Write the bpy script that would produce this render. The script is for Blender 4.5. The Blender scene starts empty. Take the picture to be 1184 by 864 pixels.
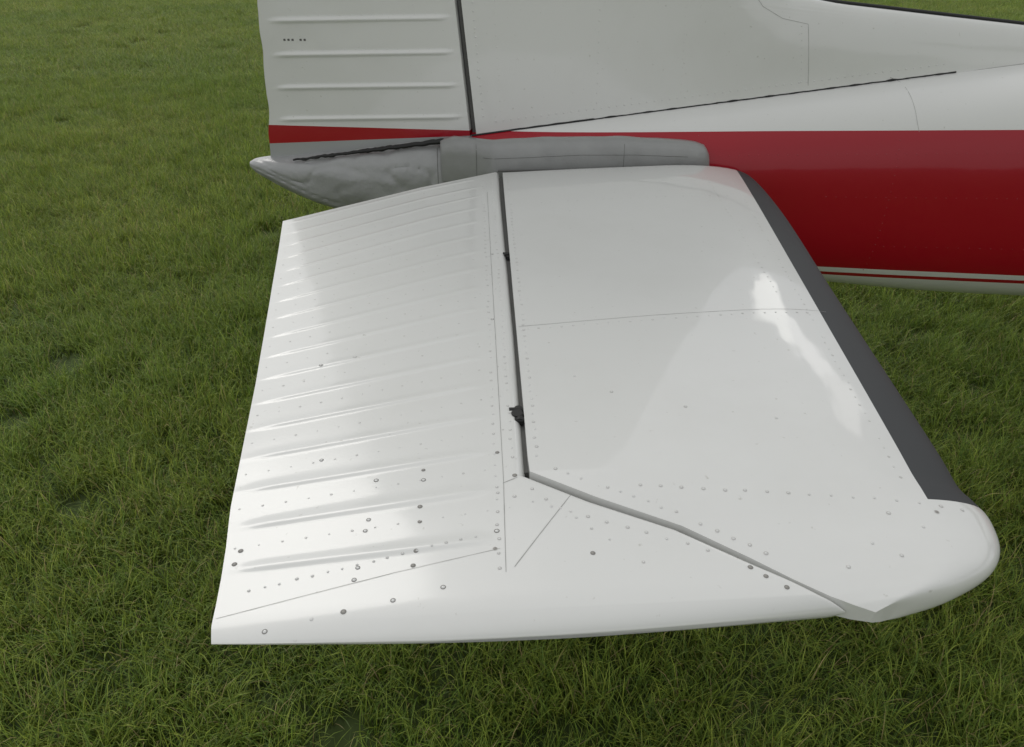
import bpy, bmesh, math, random
from mathutils import Vector, noise
from mathutils.bvhtree import BVHTree
random.seed(7)
scene=bpy.context.scene
YC=2.28; ZS=1.02

# ------------------------------------------------------------------ materials
def newmat(name):
    m=bpy.data.materials.new(name); m.use_nodes=True
    nt=m.node_tree; b=nt.nodes["Principled BSDF"]
    return m,nt,b
def N(nt,t,**k):
    n=nt.nodes.new(t)
    for a,v in k.items(): setattr(n,a,v)
    return n
def math_n(nt,op,a,b=None):
    n=N(nt,'ShaderNodeMath',operation=op)
    for i,v in enumerate((a,b)):
        if v is None: continue
        if isinstance(v,(int,float)): n.inputs[i].default_value=v
        else: nt.links.new(v,n.inputs[i])
    return n.outputs[0]
def mixc(nt,fac,a,b):
    n=N(nt,'ShaderNodeMix',data_type='RGBA')
    if isinstance(fac,(int,float)): n.inputs[0].default_value=fac
    else: nt.links.new(fac,n.inputs[0])
    for i,v in ((6,a),(7,b)):
        if isinstance(v,tuple): n.inputs[i].default_value=(*v,1)
        else: nt.links.new(v,n.inputs[i])
    return n.outputs[2]
WHITE=(.70,.705,.685)
RED=(.34,.001,.012)
def paint(name,color_fn=None,base=WHITE,rough=.35,coat=.8,bump=.2,dirt=.12,wscale=5.0,speck=.5,matte_fn=None,crough=(.03,.12),spec=.5):
    m,nt,b=newmat(name)
    tc=N(nt,'ShaderNodeTexCoord')
    sep=N(nt,'ShaderNodeSeparateXYZ'); nt.links.new(tc.outputs['Object'],sep.inputs[0])
    X,Y,Z=sep.outputs[0],sep.outputs[1],sep.outputs[2]
    n1=N(nt,'ShaderNodeTexNoise'); n1.inputs['Scale'].default_value=3.2; n1.inputs['Detail'].default_value=7; n1.inputs['Roughness'].default_value=.65
    nt.links.new(tc.outputs['Object'],n1.inputs['Vector'])
    r1=N(nt,'ShaderNodeMapRange'); r1.inputs[1].default_value=.48; r1.inputs[2].default_value=.8; r1.inputs[3].default_value=0; r1.inputs[4].default_value=dirt
    nt.links.new(n1.outputs[0],r1.inputs[0])
    n2=N(nt,'ShaderNodeTexNoise'); n2.inputs['Scale'].default_value=95; n2.inputs['Detail'].default_value=3
    nt.links.new(tc.outputs['Object'],n2.inputs['Vector'])
    r2=N(nt,'ShaderNodeMapRange'); r2.inputs[1].default_value=.70; r2.inputs[2].default_value=.78; r2.inputs[3].default_value=0; r2.inputs[4].default_value=speck
    nt.links.new(n2.outputs[0],r2.inputs[0])
    f=math_n(nt,'MAXIMUM',r1.outputs[0],r2.outputs[0])
    c=mixc(nt,f,base,(.38,.37,.32))
    if color_fn: c=color_fn(nt,X,Y,Z,c)
    nt.links.new(c,b.inputs['Base Color'])
    rr=N(nt,'ShaderNodeMapRange'); rr.inputs[3].default_value=crough[0]; rr.inputs[4].default_value=crough[1]
    nt.links.new(n1.outputs[0],rr.inputs[0]); nt.links.new(rr.outputs[0],b.inputs['Coat Roughness'])
    b.inputs['Roughness'].default_value=rough; b.inputs['Coat Weight'].default_value=coat
    b.inputs['Specular IOR Level'].default_value=spec
    if matte_fn:
        mk=matte_fn(nt,X,Y,Z)
        nt.links.new(math_n(nt,'MULTIPLY',math_n(nt,'SUBTRACT',1.0,mk),coat),b.inputs['Coat Weight'])
        nt.links.new(math_n(nt,'ADD',math_n(nt,'MULTIPLY',mk,.25),rough),b.inputs['Roughness'])
    n3=N(nt,'ShaderNodeTexNoise'); n3.inputs['Scale'].default_value=wscale; n3.inputs['Detail'].default_value=1.5
    nt.links.new(tc.outputs['Object'],n3.inputs['Vector'])
    bp=N(nt,'ShaderNodeBump'); bp.inputs['Strength'].default_value=bump; bp.inputs['Distance'].default_value=.012
    nt.links.new(n3.outputs[0],bp.inputs['Height'])
    nt.links.new(bp.outputs[0],b.inputs['Normal']); nt.links.new(bp.outputs[0],b.inputs['Coat Normal'])
    return m
def plain(name,col,rough=.5,metal=0,coat=0,bump=0,bscale=40,spec=.5):
    m,nt,b=newmat(name)
    tc=N(nt,'ShaderNodeTexCoord')
    n=N(nt,'ShaderNodeTexNoise'); n.inputs['Scale'].default_value=18; n.inputs['Detail'].default_value=6
    nt.links.new(tc.outputs['Object'],n.inputs['Vector'])
    c=mixc(nt,n.outputs[0],tuple(x*.85 for x in col),tuple(min(1,x*1.15) for x in col))
    nt.links.new(c,b.inputs['Base Color'])
    b.inputs['Roughness'].default_value=rough; b.inputs['Metallic'].default_value=metal; b.inputs['Coat Weight'].default_value=coat
    b.inputs['Specular IOR Level'].default_value=spec
    if bump:
        n3=N(nt,'ShaderNodeTexNoise'); n3.inputs['Scale'].default_value=bscale; n3.inputs['Detail'].default_value=4
        nt.links.new(tc.outputs['Object'],n3.inputs['Vector'])
        bp=N(nt,'ShaderNodeBump'); bp.inputs['Strength'].default_value=bump; bp.inputs['Distance'].default_value=.01
        nt.links.new(n3.outputs[0],bp.inputs['Height']); nt.links.new(bp.outputs[0],b.inputs['Normal'])
    return m
def line(nt,x,a,b):  # a+b*x
    return math_n(nt,'ADD',math_n(nt,'MULTIPLY',x,b),a)
def boot_mask(nt,x,y,z):
    ay=math_n(nt,'SUBTRACT',YC,math_n(nt,'ABSOLUTE',math_n(nt,'SUBTRACT',y,YC)))
    inner=line(nt,ay,.552-.1314*.696,.1314)
    return math_n(nt,'MULTIPLY',math_n(nt,'GREATER_THAN',x,inner),math_n(nt,'GREATER_THAN',ay,.688))
def stab_col(nt,x,y,z,c):
    return mixc(nt,boot_mask(nt,x,y,z),c,(.036,.039,.042))
def fus_col(nt,x,y,z,c0):
    top=line(nt,x,1.106,.022)
    c=mixc(nt,math_n(nt,'LESS_THAN',z,top),c0,RED)
    pz=line(nt,x,.742,-.022)
    c=mixc(nt,math_n(nt,'LESS_THAN',z,pz),c,WHITE)
    c=mixc(nt,math_n(nt,'LESS_THAN',z,math_n(nt,'SUBTRACT',pz,.020)),c,RED)
    c=mixc(nt,math_n(nt,'LESS_THAN',z,math_n(nt,'SUBTRACT',pz,.034)),c,WHITE)
    w=math_n(nt,'MULTIPLY',math_n(nt,'GREATER_THAN',z,1.42),math_n(nt,'LESS_THAN',z,1.86))
    w=math_n(nt,'MULTIPLY',w,math_n(nt,'MULTIPLY',math_n(nt,'GREATER_THAN',x,3.75),math_n(nt,'LESS_THAN',x,5.55)))
    pil=math_n(nt,'GREATER_THAN',math_n(nt,'ABSOLUTE',math_n(nt,'SUBTRACT',math_n(nt,'FRACT',math_n(nt,'MULTIPLY',x,1.5)),.5)),.06)
    return mixc(nt,math_n(nt,'MULTIPLY',w,pil),c,(.02,.022,.025))
def rud_col(nt,x,y,z,c0):
    top=line(nt,x,1.110,-.026)
    c=mixc(nt,math_n(nt,'LESS_THAN',z,top),c0,RED)
    sil=line(nt,x,1.0955,.040)
    return mixc(nt,math_n(nt,'LESS_THAN',z,sil),c,(.36,.37,.37))
M_white=paint("white_paint")
M_elev=paint("elevator_paint",dirt=.14,bump=.08,coat=.6,crough=(.06,.15))
M_stab=paint("stabilizer_paint",stab_col,matte_fn=boot_mask,crough=(.02,.07))
M_fus=paint("fuselage_paint",fus_col,bump=.2,dirt=.05,coat=.45,spec=.25)
M_rud=paint("rudder_paint",rud_col)
M_grey=plain("grey_fairing",(.27,.275,.27),.42,0,.25,bump=.45,bscale=11)
M_stinger=plain("tailcone_grey",(.31,.315,.315),.40,0,.3,bump=1.0,bscale=12)
M_black=plain("black_sealant",(.012,.012,.012),.6)
M_dark=plain("dark_gap",(.13,.13,.125),.8,spec=.1)
M_seam=plain("panel_seam",(.32,.32,.305),.6)
M_rivet=paint("rivet_paint",base=(.66,.665,.65),bump=0,dirt=.2,speck=.2)
M_redrivet=paint("red_rivet_paint",base=(.34,.004,.014),bump=0,dirt=.0,speck=0)
M_ring=plain("grimy_ring",(.22,.215,.20),.7)
M_screw=plain("screw_steel",(.30,.29,.27),.5,.3)
M_faint=plain("faint_ring",(.48,.475,.45),.7)
M_rubber=plain("tyre_rubber",(.02,.02,.02),.8)

# ------------------------------------------------------------------ helpers
plane=bpy.data.objects.new("airplane",None); scene.collection.objects.link(plane)
BV={}
def mkobj(name,verts,faces,mat,smooth=True,parent=plane,angle=40):
    me=bpy.data.meshes.new(name); me.from_pydata([tuple(v) for v in verts],[],faces); me.update()
    mats=mat if isinstance(mat,(list,tuple)) else [mat]
    for m in mats: me.materials.append(m)
    ob=bpy.data.objects.new(name,me); scene.collection.objects.link(ob)
    if parent: ob.parent=parent
    bm=bmesh.new(); bm.from_mesh(me); bmesh.ops.recalc_face_normals(bm,faces=bm.faces)
    for f in bm.faces: f.smooth=smooth
    if smooth:
        for e in bm.edges:
            if len(e.link_faces)==2 and e.calc_face_angle(0)>math.radians(angle): e.smooth=False
    bm.to_mesh(me); bm.free()
    BV[name]=BVHTree.FromPolygons([v.co.copy() for v in me.vertices],[tuple(p.vertices) for p in me.polygons])
    return ob
def loft(rings,cap=True):
    n=len(rings[0]); V=[p for r in rings for p in r]; F=[]
    for i in range(len(rings)-1):
        for j in range(n):
            a=i*n+j;b=i*n+(j+1)%n
            F.append((a,b,b+n,a+n))
    if cap:
        F.append(tuple(range(n-1,-1,-1))); F.append(tuple(range((len(rings)-1)*n,len(rings)*n)))
    return V,F
def interp(tab,x):
    if x<=tab[0][0]: return tab[0][1:] if len(tab[0])>2 else tab[0][1]
    for p,q in zip(tab,tab[1:]):
        if x<=q[0]:
            t=(x-p[0])/(q[0]-p[0])
            r=[p[k]+(q[k]-p[k])*t for k in range(1,len(p))]
            return r if len(r)>1 else r[0]
    return tab[-1][1:] if len(tab[0])>2 else tab[-1][1]
def smooth_interp(tab,x):
    n=len(tab)
    if x<=tab[0][0]: return list(tab[0][1:])
    if x>=tab[-1][0]: return list(tab[-1][1:])
    i=max(k for k in range(n-1) if tab[k][0]<=x)
    p0=tab[max(i-1,0)];p1=tab[i];p2=tab[i+1];p3=tab[min(i+2,n-1)]
    t=(x-p1[0])/(p2[0]-p1[0]); out=[]
    for k in range(1,len(p1)):
        m1=(p2[k]-p0[k])/(p2[0]-p0[0])*(p2[0]-p1[0]); m2=(p3[k]-p1[k])/(p3[0]-p1[0])*(p2[0]-p1[0])
        out.append((2*t**3-3*t**2+1)*p1[k]+(t**3-2*t**2+t)*m1+(-2*t**3+3*t**2)*p2[k]+(t**3-t**2)*m2)
    return out

# ------------------------------------------------------------------ horizontal stabilizer
ST=[((.725,2.058),(.082,2.060)),((.770,2.035),(.0815,2.035)),((.757,1.746),(.077,1.746)),((.699,1.298),(.0705,1.298)),
    ((.656,.952),(.0655,.93)),((.637,.802),(.0635,.81)),((.626,.735),(.064,.778)),((.6295,.705),(.144,.724)),
    ((.631,.673),(.24,.668)),((.615,.626),(.305,.614)),((.583,.591),(.345,.580)),((.530,.565),(.377,.557)),((.478,.551),(.400,.545)),((.446,.545),(.420,.537))]
TK=[.034,.036,.037,.037,.036,.035,.034,.033,.031,.029,.026,.022,.018,.013]
def prof(t):
    if t<.3: return math.sqrt(max(0,1-((.3-t)/.3)**2))
    return 1-.38*((t-.3)/.7)**1.4
def stab_rings(mirror):
    rings=[]; ns=len(ST)-1; sub=8
    tf=[(i,*ST[i][0]) for i in range(ns+1)]; ta=[(i,*ST[i][1]) for i in range(ns+1)]; tt=[(i,TK[i]) for i in range(ns+1)]
    nt_=28; ts=[1-math.cos(math.pi/2*(k/nt_)) for k in range(nt_+1)]
    for i in range(ns*sub+1):
        s=i/sub
        F=smooth_interp(tf,s); A=interp(ta,s); T=interp(tt,s)
        top=[];bot=[]
        for t in ts:
            x=F[0]+(A[0]-F[0])*t; y=F[1]+(A[1]-F[1])*t; h=T*prof(t)
            if mirror: y=2*YC-y
            top.append((x,y,ZS+h)); bot.append((x,y,ZS-h))
        rings.append(top[::-1]+bot[1:])
    return rings
for mir in (False,True):
    V,F=loft(stab_rings(mir)); mkobj("horizontal_stabilizer" if not mir else "far_horizontal_stabilizer",V,F,M_stab,angle=50)

# ------------------------------------------------------------------ elevator (corrugated)
EL=[(0,.0735,2.080,-.455,1.760),(1,.070,1.89,-.428,1.575),(2,.0648,1.16,-.352,1.03),(3,.0590,.80,-.317,.745),(3.2,.0585,.774,-.312,.716),
    (3.7,.141,.717,-.304,.672),(4.2,.237,.662,-.297,.625),(4.6,.312,.602,-.292,.585),(4.85,.372,.556,-.289,.556),(5,.393,.546,-.284,.536)]
NB=17
SS=[]
for a,b in zip(EL,EL[1:]):
    n=max(8,int(abs(a[4]-b[4])/.0022))
    if a[0]>=4.6: n=24
    SS+=[a[0]+(b[0]-a[0])*k/n for k in range(n)]
SS.append(5.0)
SS=[.004,.01,.02,.03]+[s for s in SS if s>.035]; SS=[0.0]+SS
def el_rings(mirror):
    rings=[]; nc=40
    for s in SS:
        fx,fy,ax,ay=interp(EL,s)
        bp=(1.760-ay)/(1.760-.60)*NB
        chord=math.hypot(fx-ax,fy-ay)
        edge=min(1,(5-s)/.30); edge=math.sqrt(max(0.02,1-(1-edge)**2))
        e0=min(1,s/.04); edge*=math.sqrt(max(.05,1-(1-e0)**2))
        top=[];bot=[]
        for k in range(nc+1):
            if k<8: t=.05*(1-math.cos(math.pi/2*k/8))
            else: t=.05+.95*(k-8)/(nc-8)
            x=fx+(ax-fx)*t; y=fy+(ay-fy)*t
            if s>4.7: y-=.012*math.sin(math.pi*t)*((s-4.7)/.3)**2
            dist=(1-t)*chord; den=min(chord,.37)
            h=.0035+.0175*min(1,dist/den)
            rise=.004*(1-min(1,dist/den))
            fr=t*chord/.013
            if fr<1: h*=math.sqrt(max(0,1-(1-fr)**2))
            h*=edge
            m=max(0,min(1,(dist-.006)/.04))*max(0,min(1,(.012-x)/.03)) if x<.045 else 0
            bead=0
            if bp<NB-.3 and bp>.2:
                p=bp%1.0
                bead=.0017*math.exp(-((p-.5)/(.13 if p<.5 else .06))**2)*m
            wob=.0006*noise.noise(Vector((x*9,y*9,0)))*t
            yy=2*YC-y if mirror else y
            top.append((x,yy,ZS+rise+h+bead+wob)); bot.append((x,yy,ZS+rise-h-bead+wob))
        rings.append(top[::-1]+bot[1:])
    return rings
for mir in (False,True):
    V,F=loft(el_rings(mir)); mkobj("elevator" if not mir else "far_elevator",V,F,M_elev,angle=60)

# ------------------------------------------------------------------ fuselage
FT=[(-.0,.80,1.102,.105),(.3,.75,1.135,.14),(.79,.665,1.190,.18),(1.2,.608,1.236,.225),(1.6,.572,1.280,.27),(2.4,.54,1.37,.37),(3.2,.52,1.55,.46),
    (3.8,.5,1.92,.53),(4.3,.5,2.06,.56),(5.2,.5,2.02,.56),(5.75,.52,1.58,.54),(6.6,.6,1.45,.42),(6.95,.72,1.32,.22)]
def sect(x,nn=2.6,cnt=64):
    zb,zt,w=smooth_interp(FT,x); zm=(zb+zt)/2; h=(zt-zb)/2; r=[]
    for k in range(cnt):
        a=2*math.pi*k/cnt; c,s=math.cos(a),math.sin(a)
        r.append((x,YC-w*math.copysign(abs(c)**(2/nn),c),zm+h*math.copysign(abs(s)**(2/nn),s)))
    return r
xs=[i*.06 for i in range(0,116)]+[6.95]
V,F=loft([sect(x) for x in xs]); mkobj("fuselage",V,F,M_fus)
def fus_top(x,dy):
    zb,zt,w=smooth_interp(FT,x); zm=(zb+zt)/2; h=(zt-zb)/2
    return zm+h*(max(0,1-(min(dy,w)/w)**2.6))**(1/2.6)

# ------------------------------------------------------------------ fin with dorsal fillet
LEt=[(1.0,2.6),(1.30,2.3),(1.372,1.60),(1.405,1.28),(1.432,1.03),(1.444,.955),(1.462,.885),(1.50,.825),(1.58,.765),(1.8,.655),(2.3,.425),(2.42,.35),(2.47,.26),(2.485,.12)]
def hinge_x(z): return .012-.09*(z-1.12)
SEG=[((LEt[i][1],LEt[i][0]),(LEt[i+1][1],LEt[i+1][0])) for i in range(1,len(LEt)-1)]+[((.12,2.485),(-.2,2.485))]
def edge_dist(x,z):
    best=9
    for (x0,z0),(x1,z1) in SEG:
        dx,dz=x1-x0,z1-z0; t=max(0,min(1,((x-x0)*dx+(z-z0)*dz)/(dx*dx+dz*dz)))
        best=min(best,math.hypot(x-x0-t*dx,z-z0-t*dz))
    return best
def fin_h(x,z):
    q=min(1,edge_dist(x,z)/.16)
    return .005+.040*math.sqrt(max(0,1-(1-q)**2))
rings=[]
zs=[1.02+i*.02 for i in range(14)]+[1.30+i*.008 for i in range(16)]+[1.43,1.434,1.438,1.442,1.446,1.45,1.456,1.462,1.47,1.48,1.49,1.5,1.52,1.54,1.56,1.58]+[1.6+i*.04 for i in range(20)]+[2.40,2.42,2.44,2.455,2.47,2.48,2.485]
for z in zs:
    xl=interp(LEt,z); xa=hinge_x(z)+.000; n=110; l=[];r=[]
    for k in range(n+1):
        u=k/n; t=.5*u+.5*u*u
        x=xl+(xa-xl)*t; h=fin_h(x,z)
        l.append((x,YC-h,z)); r.append((x,YC+h,z))
    rings.append(l[::-1]+r[1:])
V,F=loft(rings); mkobj("vertical_fin",V,F,M_white,angle=50)

# rudder
rings=[]; nz=600
TEt=[(1.01,-.600),(1.07,-.590),(1.13,-.580),(1.45,-.560),(2.3,-.505),(2.42,-.485),(2.47,-.44),(2.49,-.36)]
for i in range(nz+1):
    s=i/nz
    zf=1.090+(2.49-1.090)*s; za=1.018+(2.485-1.018)*s
    xf=hinge_x(zf)-.004; xa=interp(TEt,za); l=[];r=[]
    cut=min(1,(1-s)/.02); cut=math.sqrt(max(.03,1-(1-cut)**2))
    for k in range(41):
        t=k/40; x=xf+(xa-xf)*t; z=zf+(za-zf)*t
        dist=(1-t)*(xf-xa); h=.005+.036*dist/(xf-xa)
        fr=t*(xf-xa)/.012
        if fr<1: h*=math.sqrt(max(0,1-(1-fr)**2))
        m=max(0,min(1,(dist-.03)/.03))*max(0,min(1,(t*(xf-xa)-.035)/.02))
        p=(z-.016*(x+.5)-1.141)/.0863+.5; bd=0
        if p>0 and z<2.38:
            q=p%1.0; bd=.0042*math.exp(-((q-.5)/.06)**2)*m
        w=.0016*noise.noise(Vector((x*14,z*14,3)))*t
        if t==1: x+=.007*noise.noise(Vector((0,z*14,9)))
        l.append((x,YC-h*cut-bd+w,z)); r.append((x,YC+h*cut+bd+w,z))
    rings.append(l[::-1]+r[1:])
V,F=loft(rings); mkobj("rudder",V,F,M_rud,angle=60)

v=[];
for z in (1.10,2.44):
    hx=hinge_x(z)
    v+=[(hx-.010,YC-.026,z),(hx+.012,YC-.026,z),(hx+.012,YC+.026,z),(hx-.010,YC+.026,z)]
mkobj("rudder_hinge_spar",v,[(0,1,2,3),(4,5,6,7),(0,1,5,4),(1,2,6,5),(2,3,7,6),(3,0,4,7)],M_dark,smooth=False)

# tail cone
TC=[(-.655,1.005,1.020,.010),(-.64,.993,1.027,.028),(-.60,.968,1.032,.048),(-.53,.925,1.036,.066),(-.446,.888,1.045,.078),(-.3,.852,1.062,.09),(-.1,.815,1.086,.10),(.02,.797,1.098,.108)]
rings=[]
for i in range(140):
    x=-.655+i*(.675/139); zb,zt,w=smooth_interp(TC,x); zm=(zb+zt)/2;h=(zt-zb)/2; r=[]
    for k in range(80):
        a=2*math.pi*k/80;c,s=math.cos(a),math.sin(a)
        fold=abs(noise.noise(Vector((x*8+s*1.2,s*1.8,c*1.0+8))))
        q=1+.05*noise.noise(Vector((x*7+s*1.0,c*1.6,s*2.2+5)))-.05*max(0,.15-fold)/.15
        r.append((x,YC-.005-w*q*math.copysign(abs(c)**.85,c),zm+h*q*math.copysign(abs(s)**.85,s)))
    rings.append(r)
V,F=loft(rings); mkobj("tail_cone",V,F,M_stinger)

# stabilizer root fairings
for sg,nm in ((1,"stabilizer_root_fairing"),(-1,"far_stabilizer_root_fairing")):
    rings=[]
    tab=[(-.09,1.092),(-.05,1.106),(.2,1.117),(.40,1.116),(.55,1.108),(.63,1.100),(.655,1.090),(.668,1.070),(.674,1.03)]
    for i in range(110):
        x=-.09+i*.764/109; zt=interp(tab,x); out=.190-.018*max(0,(x-.62)/.054)**2
        if x<.06: out-=.085*((.06-x)/.15)
        step=.0025 if x>.012 else 0
        out+=step+.003*noise.noise(Vector((x*16,sg,0)))
        zt+=.003*noise.noise(Vector((x*13,sg,5)))
        pts=[(out,.985),(out,zt-.040),(out-.003,zt-.020),(out-.010,zt-.008),(out-.022,zt-.002),(out-.036,zt),(out-.06,zt-.003),(.04,zt-.03),(.03,.985)]
        rings.append([(x,YC-sg*p[0],p[1]) for p in pts])
    V,F=loft(rings); mkobj(nm,V,F,M_grey,angle=60)

def tube(path,rad,mat,name,n=8):
    rings=[]
    for i,p in enumerate(path):
        p=Vector(p); a=Vector(path[max(0,i-1)]); b=Vector(path[min(len(path)-1,i+1)])
        d=(b-a).normalized(); u=d.cross(Vector((0,0,1))).normalized() if abs(d.z)<.9 else d.cross(Vector((0,1,0))).normalized(); w=d.cross(u)
        r=rad(i) if callable(rad) else rad
        rings.append([tuple(p+u*r*math.cos(2*math.pi*k/n)+w*r*math.sin(2*math.pi*k/n)) for k in range(n)])
    V,F=loft(rings); return mkobj(name,V,F,mat)
path=[]
for i in range(160):
    x=.0+i*1.39/159; path.append((x,YC-.044,fus_top(x,.047)+.002+.0010*noise.noise(Vector((i*.3,7,0)))))
tube(path,lambda i:.0022+(.0034*max(0,noise.noise(Vector((i*.25,0,0)))) if i>40 else .0012),M_black,"fin_base_seal")
path=[(x,YC-.043,fus_top(x,.045)) for x in [1.39+i*.03 for i in range(20)]]
tube(path,.0012,M_seam,"fin_base_joint")
tube([(x,YC,1.4435-.105*(x-.955)) for x in [.96+i*.05 for i in range(22)]],.0045,M_black,"dorsal_edge_line")  # black tube along the dorsal top edge
tube([(-.52+i*.44/60,YC-.046-.022*(i/60),1.034+.055*i/60+.003*noise.noise(Vector((i*.3,0,0)))) for i in range(61)],lambda i:.0022+.0055*(i/60)+.006*abs(noise.noise(Vector((i*.35,3,0)))),M_black,"rudder_gap_seal")
tube([(.07+i*.57/30,YC-.201,1.040) for i in range(31)],.0026,M_dark,"root_shadow_line")  # dark tube drawn as the shadow line between fairing and stabilizer

# dark filler boxes added inside the elevator gaps to imitate their shade
for sg in (1,-1):
    def yy(y): return y if sg==1 else 2*YC-y
    v=[];pts=[(2.05,.060,.092),(1.3,.055,.08),(.79,.052,.07)]
    for y,a,b in pts:
        v+=[(a-.008,yy(y),.99),(b+.008,yy(y),.99),(b+.008,yy(y),1.029),(a-.008,yy(y),1.029)]
    V,F=loft([v[0:4],v[4:8],v[8:12]]); mkobj("elevator_gap_dark_fill" if sg==1 else "far_elevator_gap_dark_fill",V,F,M_dark,smooth=False)
    v=[]
    for x,y in ((.064,.777),(.144,.720),(.24,.664),(.30,.612)):
        v.append([(x-.01,yy(y-.012),.995),(x+.01,yy(y+.012),.995),(x+.01,yy(y+.012),1.024),(x-.01,yy(y-.012),1.024)])
    V,F=loft(v); mkobj("horn_gap_dark_fill" if sg==1 else "far_horn_gap_dark_fill",V,F,M_black,smooth=False)  # black filler added so the horn gap reads as shaded
def cyl(c,axis,r,l,n=16):
    axis=Vector(axis).normalized(); u=axis.orthogonal().normalized(); w=axis.cross(u); c=Vector(c)
    R=[[tuple(c+axis*s+u*r*math.cos(2*math.pi*k/n)+w*r*math.sin(2*math.pi*k/n)) for k in range(n)] for s in (-l/2,l/2)]
    return loft(R)
for i,(x,y,sz) in enumerate(((.070,1.50,.6),(.058,.912,1.0))):
    V=[];F=[]
    def add(vf):
        o=len(V); V.extend(vf[0]); F.extend([tuple(a+o for a in f) for f in vf[1]])
    add(cyl((x,y,1.036),(0,1,0),.007*sz,.034*sz)); add(cyl((x-.004,y+.010*sz,1.039),(1,0,0),.0045*sz,.020*sz)); add(cyl((x-.003,y-.002*sz,1.040),(0,0,1),.0085*sz,.006)); add(cyl((x+.001,y-.014*sz,1.038),(1,0,0),.004*sz,.016*sz))
    mkobj("hinge_bracket_%d"%(i+1),V,F,M_black)

# ------------------------------------------------------------------ rivets, screws, seams
def hit_top(names,x,y):
    best=None
    for n in names:
        h=BV[n].ray_cast(Vector((x,y,3)),Vector((0,0,-1)))
        if h[0] is not None and (best is None or h[0].z>best[0].z): best=h
    return (best[0],best[1] if best[1].z>0 else -best[1]) if best else None
def hit_side(names,x,z):
    best=None
    for n in names:
        h=BV[n].ray_cast(Vector((x,-1,z)),Vector((0,1,0)))
        if h[0] is not None and (best is None or h[0].y<best[0].y): best=h
    return (best[0],best[1] if best[1].y<0 else -best[1]) if best else None
class Acc:
    def __init__(s): s.V=[];s.F=[];s.M=[]
    def dome(s,p,nrm,r,h,mi=0,seg=10,ring=0,rm=1):
        u=nrm.orthogonal().normalized(); w=nrm.cross(u)
        o=len(s.V)
        for rr,hh in [(1.0,-.0002),(.92,h*.35),(.6,h*.85)]:
            for k in range(seg):
                a=2*math.pi*k/seg; s.V.append(p+u*r*rr*math.cos(a)+w*r*rr*math.sin(a)+nrm*hh)
        s.V.append(p+nrm*h); c=len(s.V)-1
        for l in range(2):
            for k in range(seg):
                s.F.append((o+l*seg+k,o+l*seg+(k+1)%seg,o+(l+1)*seg+(k+1)%seg,o+(l+1)*seg+k)); s.M.append(mi)
        for k in range(seg): s.F.append((o+2*seg+k,o+2*seg+(k+1)%seg,c)); s.M.append(mi)
        if ring:
            o=len(s.V)
            for rr,hh in ((ring,.00025),(.9,.0004)):
                for k in range(seg):
                    a=2*math.pi*k/seg; s.V.append(p+u*r*rr*math.cos(a)+w*r*rr*math.sin(a)+nrm*hh)
            for k in range(seg): s.F.append((o+k,o+(k+1)%seg,o+seg+(k+1)%seg,o+seg+k)); s.M.append(rm)
A=Acc(); B=Acc(); C=Acc()
TOPS=["horizontal_stabilizer","elevator"]
def rv(x,y,r=.0024,ring=0,mi=0,h=.0013,rm=1):
    q=hit_top(TOPS,x,y)
    if q:
        if not ring and random.random()<.5: ring=random.uniform(1.15,1.35); rm=3
        A.dome(q[0],q[1],r*random.uniform(.9,1.1),h,mi,ring=ring,rm=rm)
def rowtop(p,q,n,**k):
    for i in range(n):
        t=(i+.5)/n
        if random.random()<.04: continue
        rv(p[0]+(q[0]-p[0])*t+random.uniform(-.0012,.0012),p[1]+(q[1]-p[1])*t+random.uniform(-.0012,.0012),**k)
def sv(x,z,r=.0021,h=.0008,acc=None):
    q=hit_side(("vertical_fin","rudder","fuselage"),x,z)
    if q: (acc or B).dome(q[0],q[1],r,h)
def rowside(p,q,n,**k):
    for i in range(n):
        t=(i+.5)/n; sv(p[0]+(q[0]-p[0])*t,p[1]+(q[1]-p[1])*t,**k)
FL=dict(r=.0016,h=.0006)
rowtop((.094,2.04),(.076,.80),64,r=.002,h=.001)
rowtop((.078,1.160),(.60,1.180),26,r=.0018,h=.0009)
rowtop((.62,2.00),(.56,1.25),34,**FL)
rowtop((.11,2.040),(.70,2.035),34,r=.0018,h=.0009)
rowtop((.685,1.93),(.535,.72),60,**FL)
rowtop((.09,.783),(.245,.685),10,r=.002); rowtop((.255,.675),(.35,.60),6,r=.002)
rowtop((.19,.74),(.60,.67),16,r=.002)
rowtop((.09,1.80),(.66,1.80),26,**FL)
for p in ((.49,.665),(.52,.64),(.45,.62),(.475,.6),(.41,.59),(.30,.9),(.42,.86),(.2,.95),(.15,1.0)): rv(*p,r=.0022)
rowtop((.052,2.02),(.042,.80),60,r=.0017,h=.001)
rowtop((.026,1.98),(.018,.60),60,r=.0017,h=.001)
rowtop((.01,.745),(.27,.62),12,r=.0018)
rowtop((.055,.752),(.19,.60),8,r=.0018)
rowtop((-.27,.60),(.0,.665),16,r=.0016)
for k in range(1,17):
    s_y=1.760-(k)*(1.16/NB)
    for fx in [.03+.077*q for q in range(13)]:
        for j in range(len(EL)-1):
            if EL[j][4]>=s_y>=EL[j+1][4]:
                t=(EL[j][4]-s_y)/(EL[j][4]-EL[j+1][4]); e=[EL[j][m]+(EL[j+1][m]-EL[j][m])*t for m in range(5)]
                rv(e[3]+(min(e[1],.05)-e[3])*fx, e[4]+(e[2]-e[4])*fx, r=.0013,h=.0006)
                break
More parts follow.
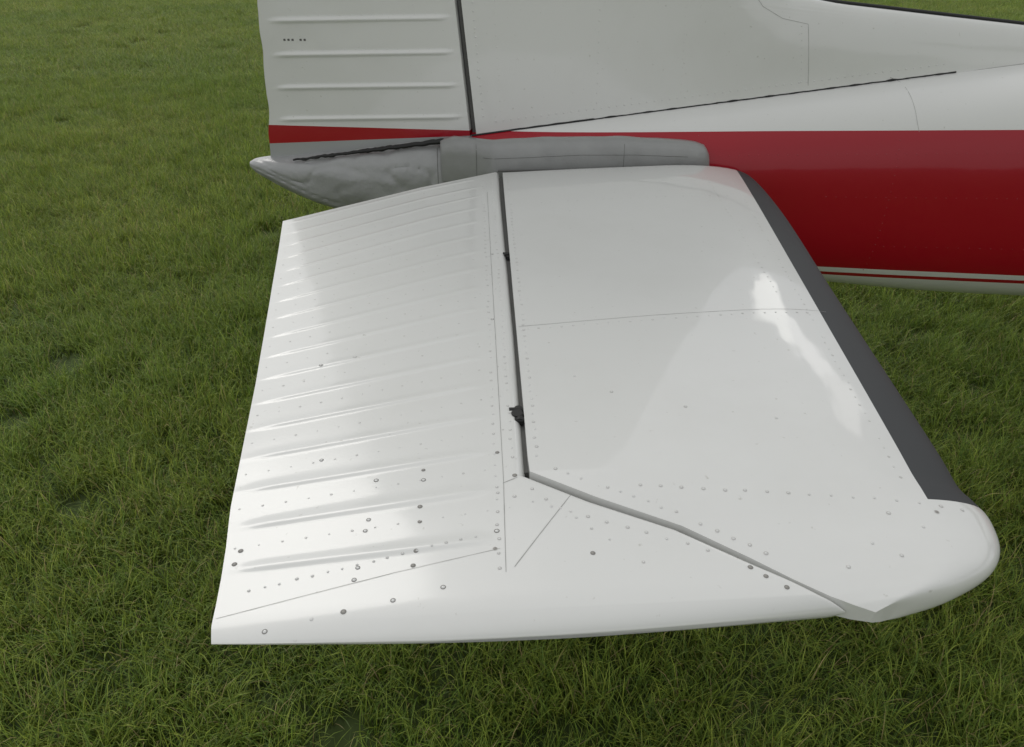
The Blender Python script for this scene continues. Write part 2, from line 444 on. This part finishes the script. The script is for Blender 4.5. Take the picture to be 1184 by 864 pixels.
for x,y,d in ((-.256,1.076,1),(-.203,1.096,0),(-.216,.828,1),(-.137,.778,1),(-.076,.793,1),(-.075,.773,1),(-.139,.704,1),(-.141,.685,1),(-.077,.722,2),(-.076,.695,1),(-.078,.646,1),(-.080,.624,2),(-.143,.626,1),(-.145,.608,1),(.023,.821,1),(.017,.671,1),(.014,.642,0),(-.045,.589,1),(-.099,.575,1),(-.151,.564,2),(-.231,.546,1),(.044,.771,2),(-.287,.644,1),(-.285,.665,1),(-.184,.557,0),(.028,1.206,1),(.036,1.499,1),(.30,.596,2),(.313,.582,2),(.331,.566,2),(.126,.627,1),(.55,.665,0)):
    rv(x,y,r=.0024,ring=1.32 if d else 0,mi=2 if d==2 or random.random()<.3 else 0,h=.0010)
me=mkobj("tailplane_rivets",A.V,A.F,[M_rivet,M_ring,M_screw,M_faint],angle=80)
for p,mi in zip(me.data.polygons,A.M): p.material_index=mi
for z in [1.141+i*.0863 for i in range(14)]:
    rowside((-.50,z+.012),(hinge_x(z)-.03,z+.018),16,r=.0015,h=.0006)
rowside((.035,1.14),(-.06,2.4),60,r=.0024,h=.0012); rowside((.085,1.15),(.02,2.4),44,r=.0018)
rowside((.36,1.17),(.33,2.3),42,r=.0022,h=.001); rowside((.06,1.135),(1.36,1.280),60,r=.0024,h=.0012)
rowside((.60,1.20),(.56,1.9),32,r=.0018)
rowside((.945,1.225),(.915,1.39),9)
rowside((.66,1.06),(1.9,1.09),46,r=.0017,h=.0009,acc=C)
rowside((1.0,.95),(2.0,.96),36,r=.0017,h=.0009,acc=C); rowside((1.2,.80),(2.0,.80),26,r=.0017,h=.0009,acc=C)
rowside((1.19,.70),(1.19,1.12),18,r=.0017,h=.0009,acc=C); rowside((.64,1.0),(.64,1.12),7,r=.0017,h=.0009,acc=C)
mkobj("tail_side_rivets",B.V,B.F,[M_rivet],angle=80)
mkobj("red_side_rivets",C.V,C.F,[M_redrivet],angle=80)

def seam(pts,kind,name,w=.0009,mat=M_seam,off=.0004):
    V=[];F=[]
    P=[]
    for a,b in zip(pts,pts[1:]):
        n=max(2,int(math.dist(a,b)/.008))
        for i in range(n): P.append((a[0]+(b[0]-a[0])*i/n,a[1]+(b[1]-a[1])*i/n))
    P.append(pts[-1])
    H=[(hit_top(TOPS,*p) if kind=='t' else hit_side(("vertical_fin","rudder","fuselage","stabilizer_root_fairing","tail_cone"),*p)) for p in P]
    H=[h for h in H if h]
    for i,h in enumerate(H):
        d=(H[min(i+1,len(H)-1)][0]-H[max(i-1,0)][0]).normalized(); s=d.cross(h[1]).normalized()
        ww=w*(.7+.6*abs(noise.noise(Vector((i*.3,w*1000,0)))))
        V+= [h[0]+s*ww*.5+h[1]*off,h[0]-s*ww*.5+h[1]*off]
        if i: F.append((2*i-2,2*i-1,2*i+1,2*i))
    if len(V)>=4: mkobj(name,V,F,mat)
seam([(.073,1.172),(.32,1.185),(.63,1.192)],'t',"stabilizer_skin_seam")
seam([(.036,1.90),(.029,.763),(.025,.605)],'t',"elevator_spar_seam")
seam([(.035,.612),(.112,.728)],'t',"elevator_corner_joint",w=.0010)
seam([(.053,.770),(.028,.757)],'t',"elevator_corner_seam")
seam([(-.287,.566),(-.10,.615),(.02,.642)],'t',"elevator_tip_seam",w=.0007,mat=M_faint)
seam([(.965,1.225),(.935,1.385),(.86,1.40),(.80,1.43),(.745,1.49),(.71,1.58)],'s',"fin_fillet_seam",w=.0012)
seam([(1.20,1.245),(1.225,1.235),(1.235,1.15),(1.24,1.13)],'s',"fuselage_side_seam",w=.0012)
seam([(.012,1.00),(.012,1.11)],'s',"fairing_overlap_edge",w=.002,mat=M_dark)
seam([(.03,1.070),(.30,1.078),(.45,1.076),(.60,1.068)],'s',"fairing_crease",w=.0012,mat=M_dark)
seam([(.42,1.030),(.42,1.105)],'s',"fairing_lap",w=.0012,mat=M_dark)
seam([(-.10,.90),(-.10,1.075)],'s',"tail_cone_lap",w=.002,mat=M_dark)
for k in range(6):
    if k==3: continue
    seam([(-.505+k*.011,1.352),(-.499+k*.011,1.352)],'s',"placard_text_%d"%k,w=.007,mat=M_dark,off=.0006)

# ------------------------------------------------------------------ rest of the aeroplane
rings=[]
for s in range(-30,31):
    y=YC+s/30*5.4; c=1.6-.35*max(0,abs(s)/30-.45)/.55; e=1 if abs(s)<29 else .6
    r=[]
    for k in range(40):
        a=2*math.pi*k/40; x=math.cos(a); t=(1-x)/2
        th=.10*e*(math.sqrt(max(t,0))*1.2*(1-t)+.02)*1.9
        r.append((5.45-t*c,y,2.06+math.copysign(th,math.sin(a))*(1 if math.sin(a)>0 else .5)+abs(s)/30*.12))
    rings.append(r)
V,F=loft(rings); mkobj("wing",V,F,M_white)
for sg in (1,-1):
    tube([(4.75,YC+sg*.54,.72),(4.8,YC+sg*2.4,2.02)],.035,M_white,"wing_strut_%s"%("a" if sg>0 else "b"))
    tube([(4.55,YC+sg*.4,.62),(4.6,YC+sg*1.1,.24)],.03,M_white,"main_gear_leg_%s"%("a" if sg>0 else "b"))
def wheel(name,x,y,r=.2,wd=.15):
    R=[]
    for s,rr in ((-.5,.55),(-.48,.85),(-.3,.98),(0,1),(.3,.98),(.48,.85),(.5,.55)):
        R.append([(x+r*rr*math.cos(2*math.pi*k/32),y+s*wd,r+r*rr*math.sin(2*math.pi*k/32)) for k in range(32)])
    V,F=loft(R); mkobj(name,V,F,M_rubber)
wheel("main_wheel_a",4.6,YC+1.2); wheel("main_wheel_b",4.6,YC-1.2); wheel("nose_wheel",6.45,YC,.18,.12)
tube([(6.4,YC,.75),(6.45,YC,.2)],.03,M_screw,"nose_gear_leg")
R=[]
for i in range(12):
    t=i/11; rr=.16*math.sqrt(max(.001,1-t**2)); R.append([(6.94+t*.28,YC+rr*math.cos(2*math.pi*k/24),1.02+rr*math.sin(2*math.pi*k/24)) for k in range(24)])
V,F=loft(R); mkobj("propeller_spinner",V,F,M_white)
R=[]
for i in range(21):
    t=(i-10)/10; w=.07*(1-.6*abs(t)**3)+.01
    R.append([(7.08+.015*math.sin(2*math.pi*k/12)+.3*w*math.cos(2*math.pi*k/12)*(1 if t>0 else -1),YC+w*math.cos(2*math.pi*k/12),1.02+t*.95) for k in range(12)])
V,F=loft(R); mkobj("propeller",V,F,M_black)

# ------------------------------------------------------------------ ground + grass
m,nt,b=newmat("soil_and_thatch")
tc=N(nt,'ShaderNodeTexCoord'); n=N(nt,'ShaderNodeTexNoise'); n.inputs['Scale'].default_value=14; n.inputs['Detail'].default_value=8
nt.links.new(tc.outputs['Object'],n.inputs['Vector'])
nt.links.new(mixc(nt,n.outputs[0],(.030,.046,.012),(.075,.11,.025)),b.inputs['Base Color']); b.inputs['Roughness'].default_value=.95
S=1500
mkobj("ground",[(-S,-S,0),(S,-S,0),(S,S,0),(-S,S,0)],[(0,1,2,3)],m,smooth=False,parent=None)

mg,nt,b=newmat("grass_blades")
at=N(nt,'ShaderNodeVertexColor'); at.layer_name="col"
geo=N(nt,'ShaderNodeNewGeometry')
nn=N(nt,'ShaderNodeTexNoise'); nn.inputs['Scale'].default_value=.55; nn.inputs['Detail'].default_value=5; nt.links.new(geo.outputs['Position'],nn.inputs['Vector'])
mr=N(nt,'ShaderNodeMapRange'); mr.inputs[1].default_value=.35; mr.inputs[2].default_value=.68; nt.links.new(nn.outputs[0],mr.inputs[0])
tint=mixc(nt,mr.outputs[0],(3.1,2.95,2.5),(4.2,3.45,3.2))
mu=N(nt,'ShaderNodeMix',data_type='RGBA',blend_type='MULTIPLY'); mu.inputs[0].default_value=1
nt.links.new(at.outputs['Color'],mu.inputs[6]); nt.links.new(tint,mu.inputs[7])
nt.links.new(mu.outputs[2],b.inputs['Base Color']); b.inputs['Roughness'].default_value=.45
b.inputs['Specular IOR Level'].default_value=.4
tr=N(nt,'ShaderNodeBsdfTranslucent'); nt.links.new(mu.outputs[2],tr.inputs['Color'])
ms=N(nt,'ShaderNodeMixShader'); ms.inputs[0].default_value=.36
nt.links.new(b.outputs[0],ms.inputs[1]); nt.links.new(tr.outputs[0],ms.inputs[2])
nt.links.new(ms.outputs[0],nt.nodes['Material Output'].inputs['Surface'])

TS=.5
tiles=bpy.data.collections.new("grass_tile_set")
def tile(idx,count,wmul=1.0):
    rnd=random.Random(100+idx); V=[];F=[];C=[]
    clumps=[(rnd.uniform(-TS/2,TS/2),rnd.uniform(-TS/2,TS/2),rnd.uniform(0,6.28),rnd.uniform(.75,1.25),rnd.random()) for _ in range(60)]
    for i in range(count):
        cl=rnd.choice(clumps)
        if rnd.random()<.45: x=cl[0]+rnd.gauss(0,.03); y=cl[1]+rnd.gauss(0,.03); lean=cl[2]+rnd.gauss(0,.9); ln=cl[3]
        else: x=rnd.uniform(-TS/2,TS/2)*1.08; y=rnd.uniform(-TS/2,TS/2)*1.08; lean=rnd.uniform(0,6.28); ln=1
        L=rnd.uniform(.05,.12)*ln; w=rnd.uniform(.0010,.0021)*wmul
        bend=rnd.uniform(.15,1.0); tilt=rnd.uniform(.05,.5)
        dx,dy=math.cos(lean),math.sin(lean); ta=lean+math.pi/2+rnd.uniform(-.7,.7); sx,sy=math.cos(ta),math.sin(ta)
        r=rnd.random()
        if r<.05: c=(.13,.12,.06)
        elif r<.35: c=(.098,.135,.024)
        elif r<.7: c=(.070,.110,.018)
        else: c=(.042,.078,.013)
        k=rnd.uniform(.75,1.25)*(.8+.4*cl[4]); c=[q*k for q in c]
        o=len(V); px,py,pz=x,y,0; ang=tilt; segs=3
        for s in range(segs+1):
            t=s/segs; ww=w*(1-t**1.6)
            if s<segs:
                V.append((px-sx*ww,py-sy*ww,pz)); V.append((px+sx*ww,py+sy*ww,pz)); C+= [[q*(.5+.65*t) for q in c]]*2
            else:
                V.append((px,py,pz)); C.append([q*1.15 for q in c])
            px+=dx*math.sin(ang)*L/segs; py+=dy*math.sin(ang)*L/segs; pz+=math.cos(ang)*L/segs; ang+=bend*.75
        F+= [(o,o+1,o+3,o+2),(o+2,o+3,o+5,o+4),(o+4,o+5,o+6)]
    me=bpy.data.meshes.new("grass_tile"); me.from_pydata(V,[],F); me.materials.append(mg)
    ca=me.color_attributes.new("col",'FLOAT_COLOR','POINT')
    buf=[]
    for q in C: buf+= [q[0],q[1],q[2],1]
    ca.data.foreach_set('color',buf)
    ob=bpy.data.objects.new("grass_tile_%d"%idx,me); tiles.objects.link(ob)
for i in range(7): tile(i,3900)
pts=[];sc=[]
y=-1.5
while y<9:
    x=-7.0
    while x<8:
        pts.append((x+random.uniform(-.05,.05),y+random.uniform(-.05,.05),0)); sc.append((1,1,random.uniform(.8,1.2))); x+=.46
    y+=.46
while y<24:
    x=-15
    while x<15:
        pts.append((x+random.uniform(-.1,.1),y+random.uniform(-.1,.1),0)); sc.append((1.4,1.4,1.0)); x+=.68
    y+=.68
for (x0,x1,y0,y1) in ((-40,40,24,70),(-40,-15.3,9,24),(15.3,40,9,24),(-40,-7.6,-14,9),(8.8,40,-14,9),(-7,8,-14,-2)):
    y=y0
    while y<y1:
        x=x0
        while x<x1:
            pts.append((x,y,0)); sc.append((3.5,3.5,1.3)); x+=1.7
        y+=1.7
gm=bpy.data.meshes.new("grass"); gm.from_pydata(pts,[],[])
a=gm.attributes.new("gscale",'FLOAT_VECTOR','POINT')
a.data.foreach_set('vector',[c for s in sc for c in s])
gob=bpy.data.objects.new("grass",gm); scene.collection.objects.link(gob)
ng=bpy.data.node_groups.new("grass_scatter",'GeometryNodeTree')
ng.interface.new_socket("Geometry",in_out='INPUT',socket_type='NodeSocketGeometry')
ng.interface.new_socket("Geometry",in_out='OUTPUT',socket_type='NodeSocketGeometry')
gi=ng.nodes.new('NodeGroupInput'); go=ng.nodes.new('NodeGroupOutput')
ip=ng.nodes.new('GeometryNodeInstanceOnPoints'); ci=ng.nodes.new('GeometryNodeCollectionInfo')
ci.inputs['Collection'].default_value=tiles; ci.inputs['Separate Children'].default_value=True; ci.inputs['Reset Children'].default_value=True
rv_=ng.nodes.new('FunctionNodeRandomValue'); rv_.data_type='FLOAT'; rv_.inputs[3].default_value=6.283
cx=ng.nodes.new('ShaderNodeCombineXYZ')
na=ng.nodes.new('GeometryNodeInputNamedAttribute'); na.data_type='FLOAT_VECTOR'; na.inputs['Name'].default_value="gscale"
L=ng.links.new
L(gi.outputs[0],ip.inputs['Points']); L(ci.outputs[0],ip.inputs['Instance']); ip.inputs['Pick Instance'].default_value=True
L(rv_.outputs[1],cx.inputs[2]); L(cx.outputs[0],ip.inputs['Rotation']); L(na.outputs[0],ip.inputs['Scale'])
L(ip.outputs[0],go.inputs[0])
md=gob.modifiers.new("scatter",'NODES'); md.node_group=ng

# ------------------------------------------------------------------ light
w=bpy.data.worlds.new("World"); scene.world=w; w.use_nodes=True; nt=w.node_tree
bg=nt.nodes['Background']; sky=N(nt,'ShaderNodeTexSky'); sky.sky_type='NISHITA'; sky.sun_disc=False
EL_S=math.radians(45); AZ=math.radians(335)   # azimuth clockwise from +y
sky.sun_elevation=EL_S; sky.sun_rotation=AZ
tc=N(nt,'ShaderNodeTexCoord'); n=N(nt,'ShaderNodeTexNoise'); n.inputs['Scale'].default_value=2.2; n.inputs['Detail'].default_value=6; n.inputs['Distortion'].default_value=.4
nt.links.new(tc.outputs['Generated'],n.inputs['Vector'])
r=N(nt,'ShaderNodeMapRange'); r.inputs[1].default_value=.35; r.inputs[2].default_value=.65; nt.links.new(n.outputs[0],r.inputs[0])
cl=mixc(nt,r.outputs[0],(6.8,6.9,6.9),(8.2,8.15,8.0))
n5=N(nt,'ShaderNodeTexNoise'); n5.inputs['Scale'].default_value=13; n5.inputs['Detail'].default_value=5
nt.links.new(tc.outputs['Generated'],n5.inputs['Vector'])
va=N(nt,'ShaderNodeVectorMath',operation='MULTIPLY_ADD'); nt.links.new(n5.outputs['Color'],va.inputs[0]); va.inputs[1].default_value=(.16,.16,.16)
vb=N(nt,'ShaderNodeVectorMath',operation='SUBTRACT'); nt.links.new(tc.outputs['Generated'],vb.inputs[0]); vb.inputs[1].default_value=(.08,.08,.08)
nt.links.new(vb.outputs[0],va.inputs[2])
vn=N(nt,'ShaderNodeVectorMath',operation='NORMALIZE'); nt.links.new(va.outputs[0],vn.inputs[0])
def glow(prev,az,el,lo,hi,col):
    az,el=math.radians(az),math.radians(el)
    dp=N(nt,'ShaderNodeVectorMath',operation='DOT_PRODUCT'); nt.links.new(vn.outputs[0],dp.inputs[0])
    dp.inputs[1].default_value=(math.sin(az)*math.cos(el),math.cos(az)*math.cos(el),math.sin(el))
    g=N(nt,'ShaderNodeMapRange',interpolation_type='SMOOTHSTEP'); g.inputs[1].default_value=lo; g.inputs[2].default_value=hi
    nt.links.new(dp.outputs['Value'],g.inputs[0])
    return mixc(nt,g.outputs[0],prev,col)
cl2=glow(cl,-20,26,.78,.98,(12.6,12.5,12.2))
cl2=glow(cl2,27,24.5,.9982,.9992,(34,33.5,32))  # this and the next two: small bright patches added for a reflected stabilizer streak
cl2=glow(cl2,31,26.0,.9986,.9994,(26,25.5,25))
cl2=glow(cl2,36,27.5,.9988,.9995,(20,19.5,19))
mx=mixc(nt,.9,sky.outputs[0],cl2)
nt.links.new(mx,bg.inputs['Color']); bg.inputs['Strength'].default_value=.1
sun=bpy.data.lights.new("sun",'SUN'); sun.energy=.5; sun.angle=math.radians(20); sun.color=(1,.97,.92)
so=bpy.data.objects.new("sun",sun); scene.collection.objects.link(so)
d=Vector((math.sin(AZ)*math.cos(EL_S),math.cos(AZ)*math.cos(EL_S),math.sin(EL_S)))
so.rotation_euler=d.to_track_quat('Z','Y').to_euler()

cam=bpy.data.cameras.new("camera"); co=bpy.data.objects.new("camera",cam); scene.collection.objects.link(co)
co.location=(0,0,1.68); co.rotation_euler=(math.radians(90-32),0,math.radians(-3))
cam.sensor_width=36; cam.lens=880/1184*36; cam.clip_start=.05; cam.clip_end=5000
scene.camera=co
scene.view_settings.view_transform='Standard'; scene.view_settings.look='None'; scene.view_settings.exposure=0
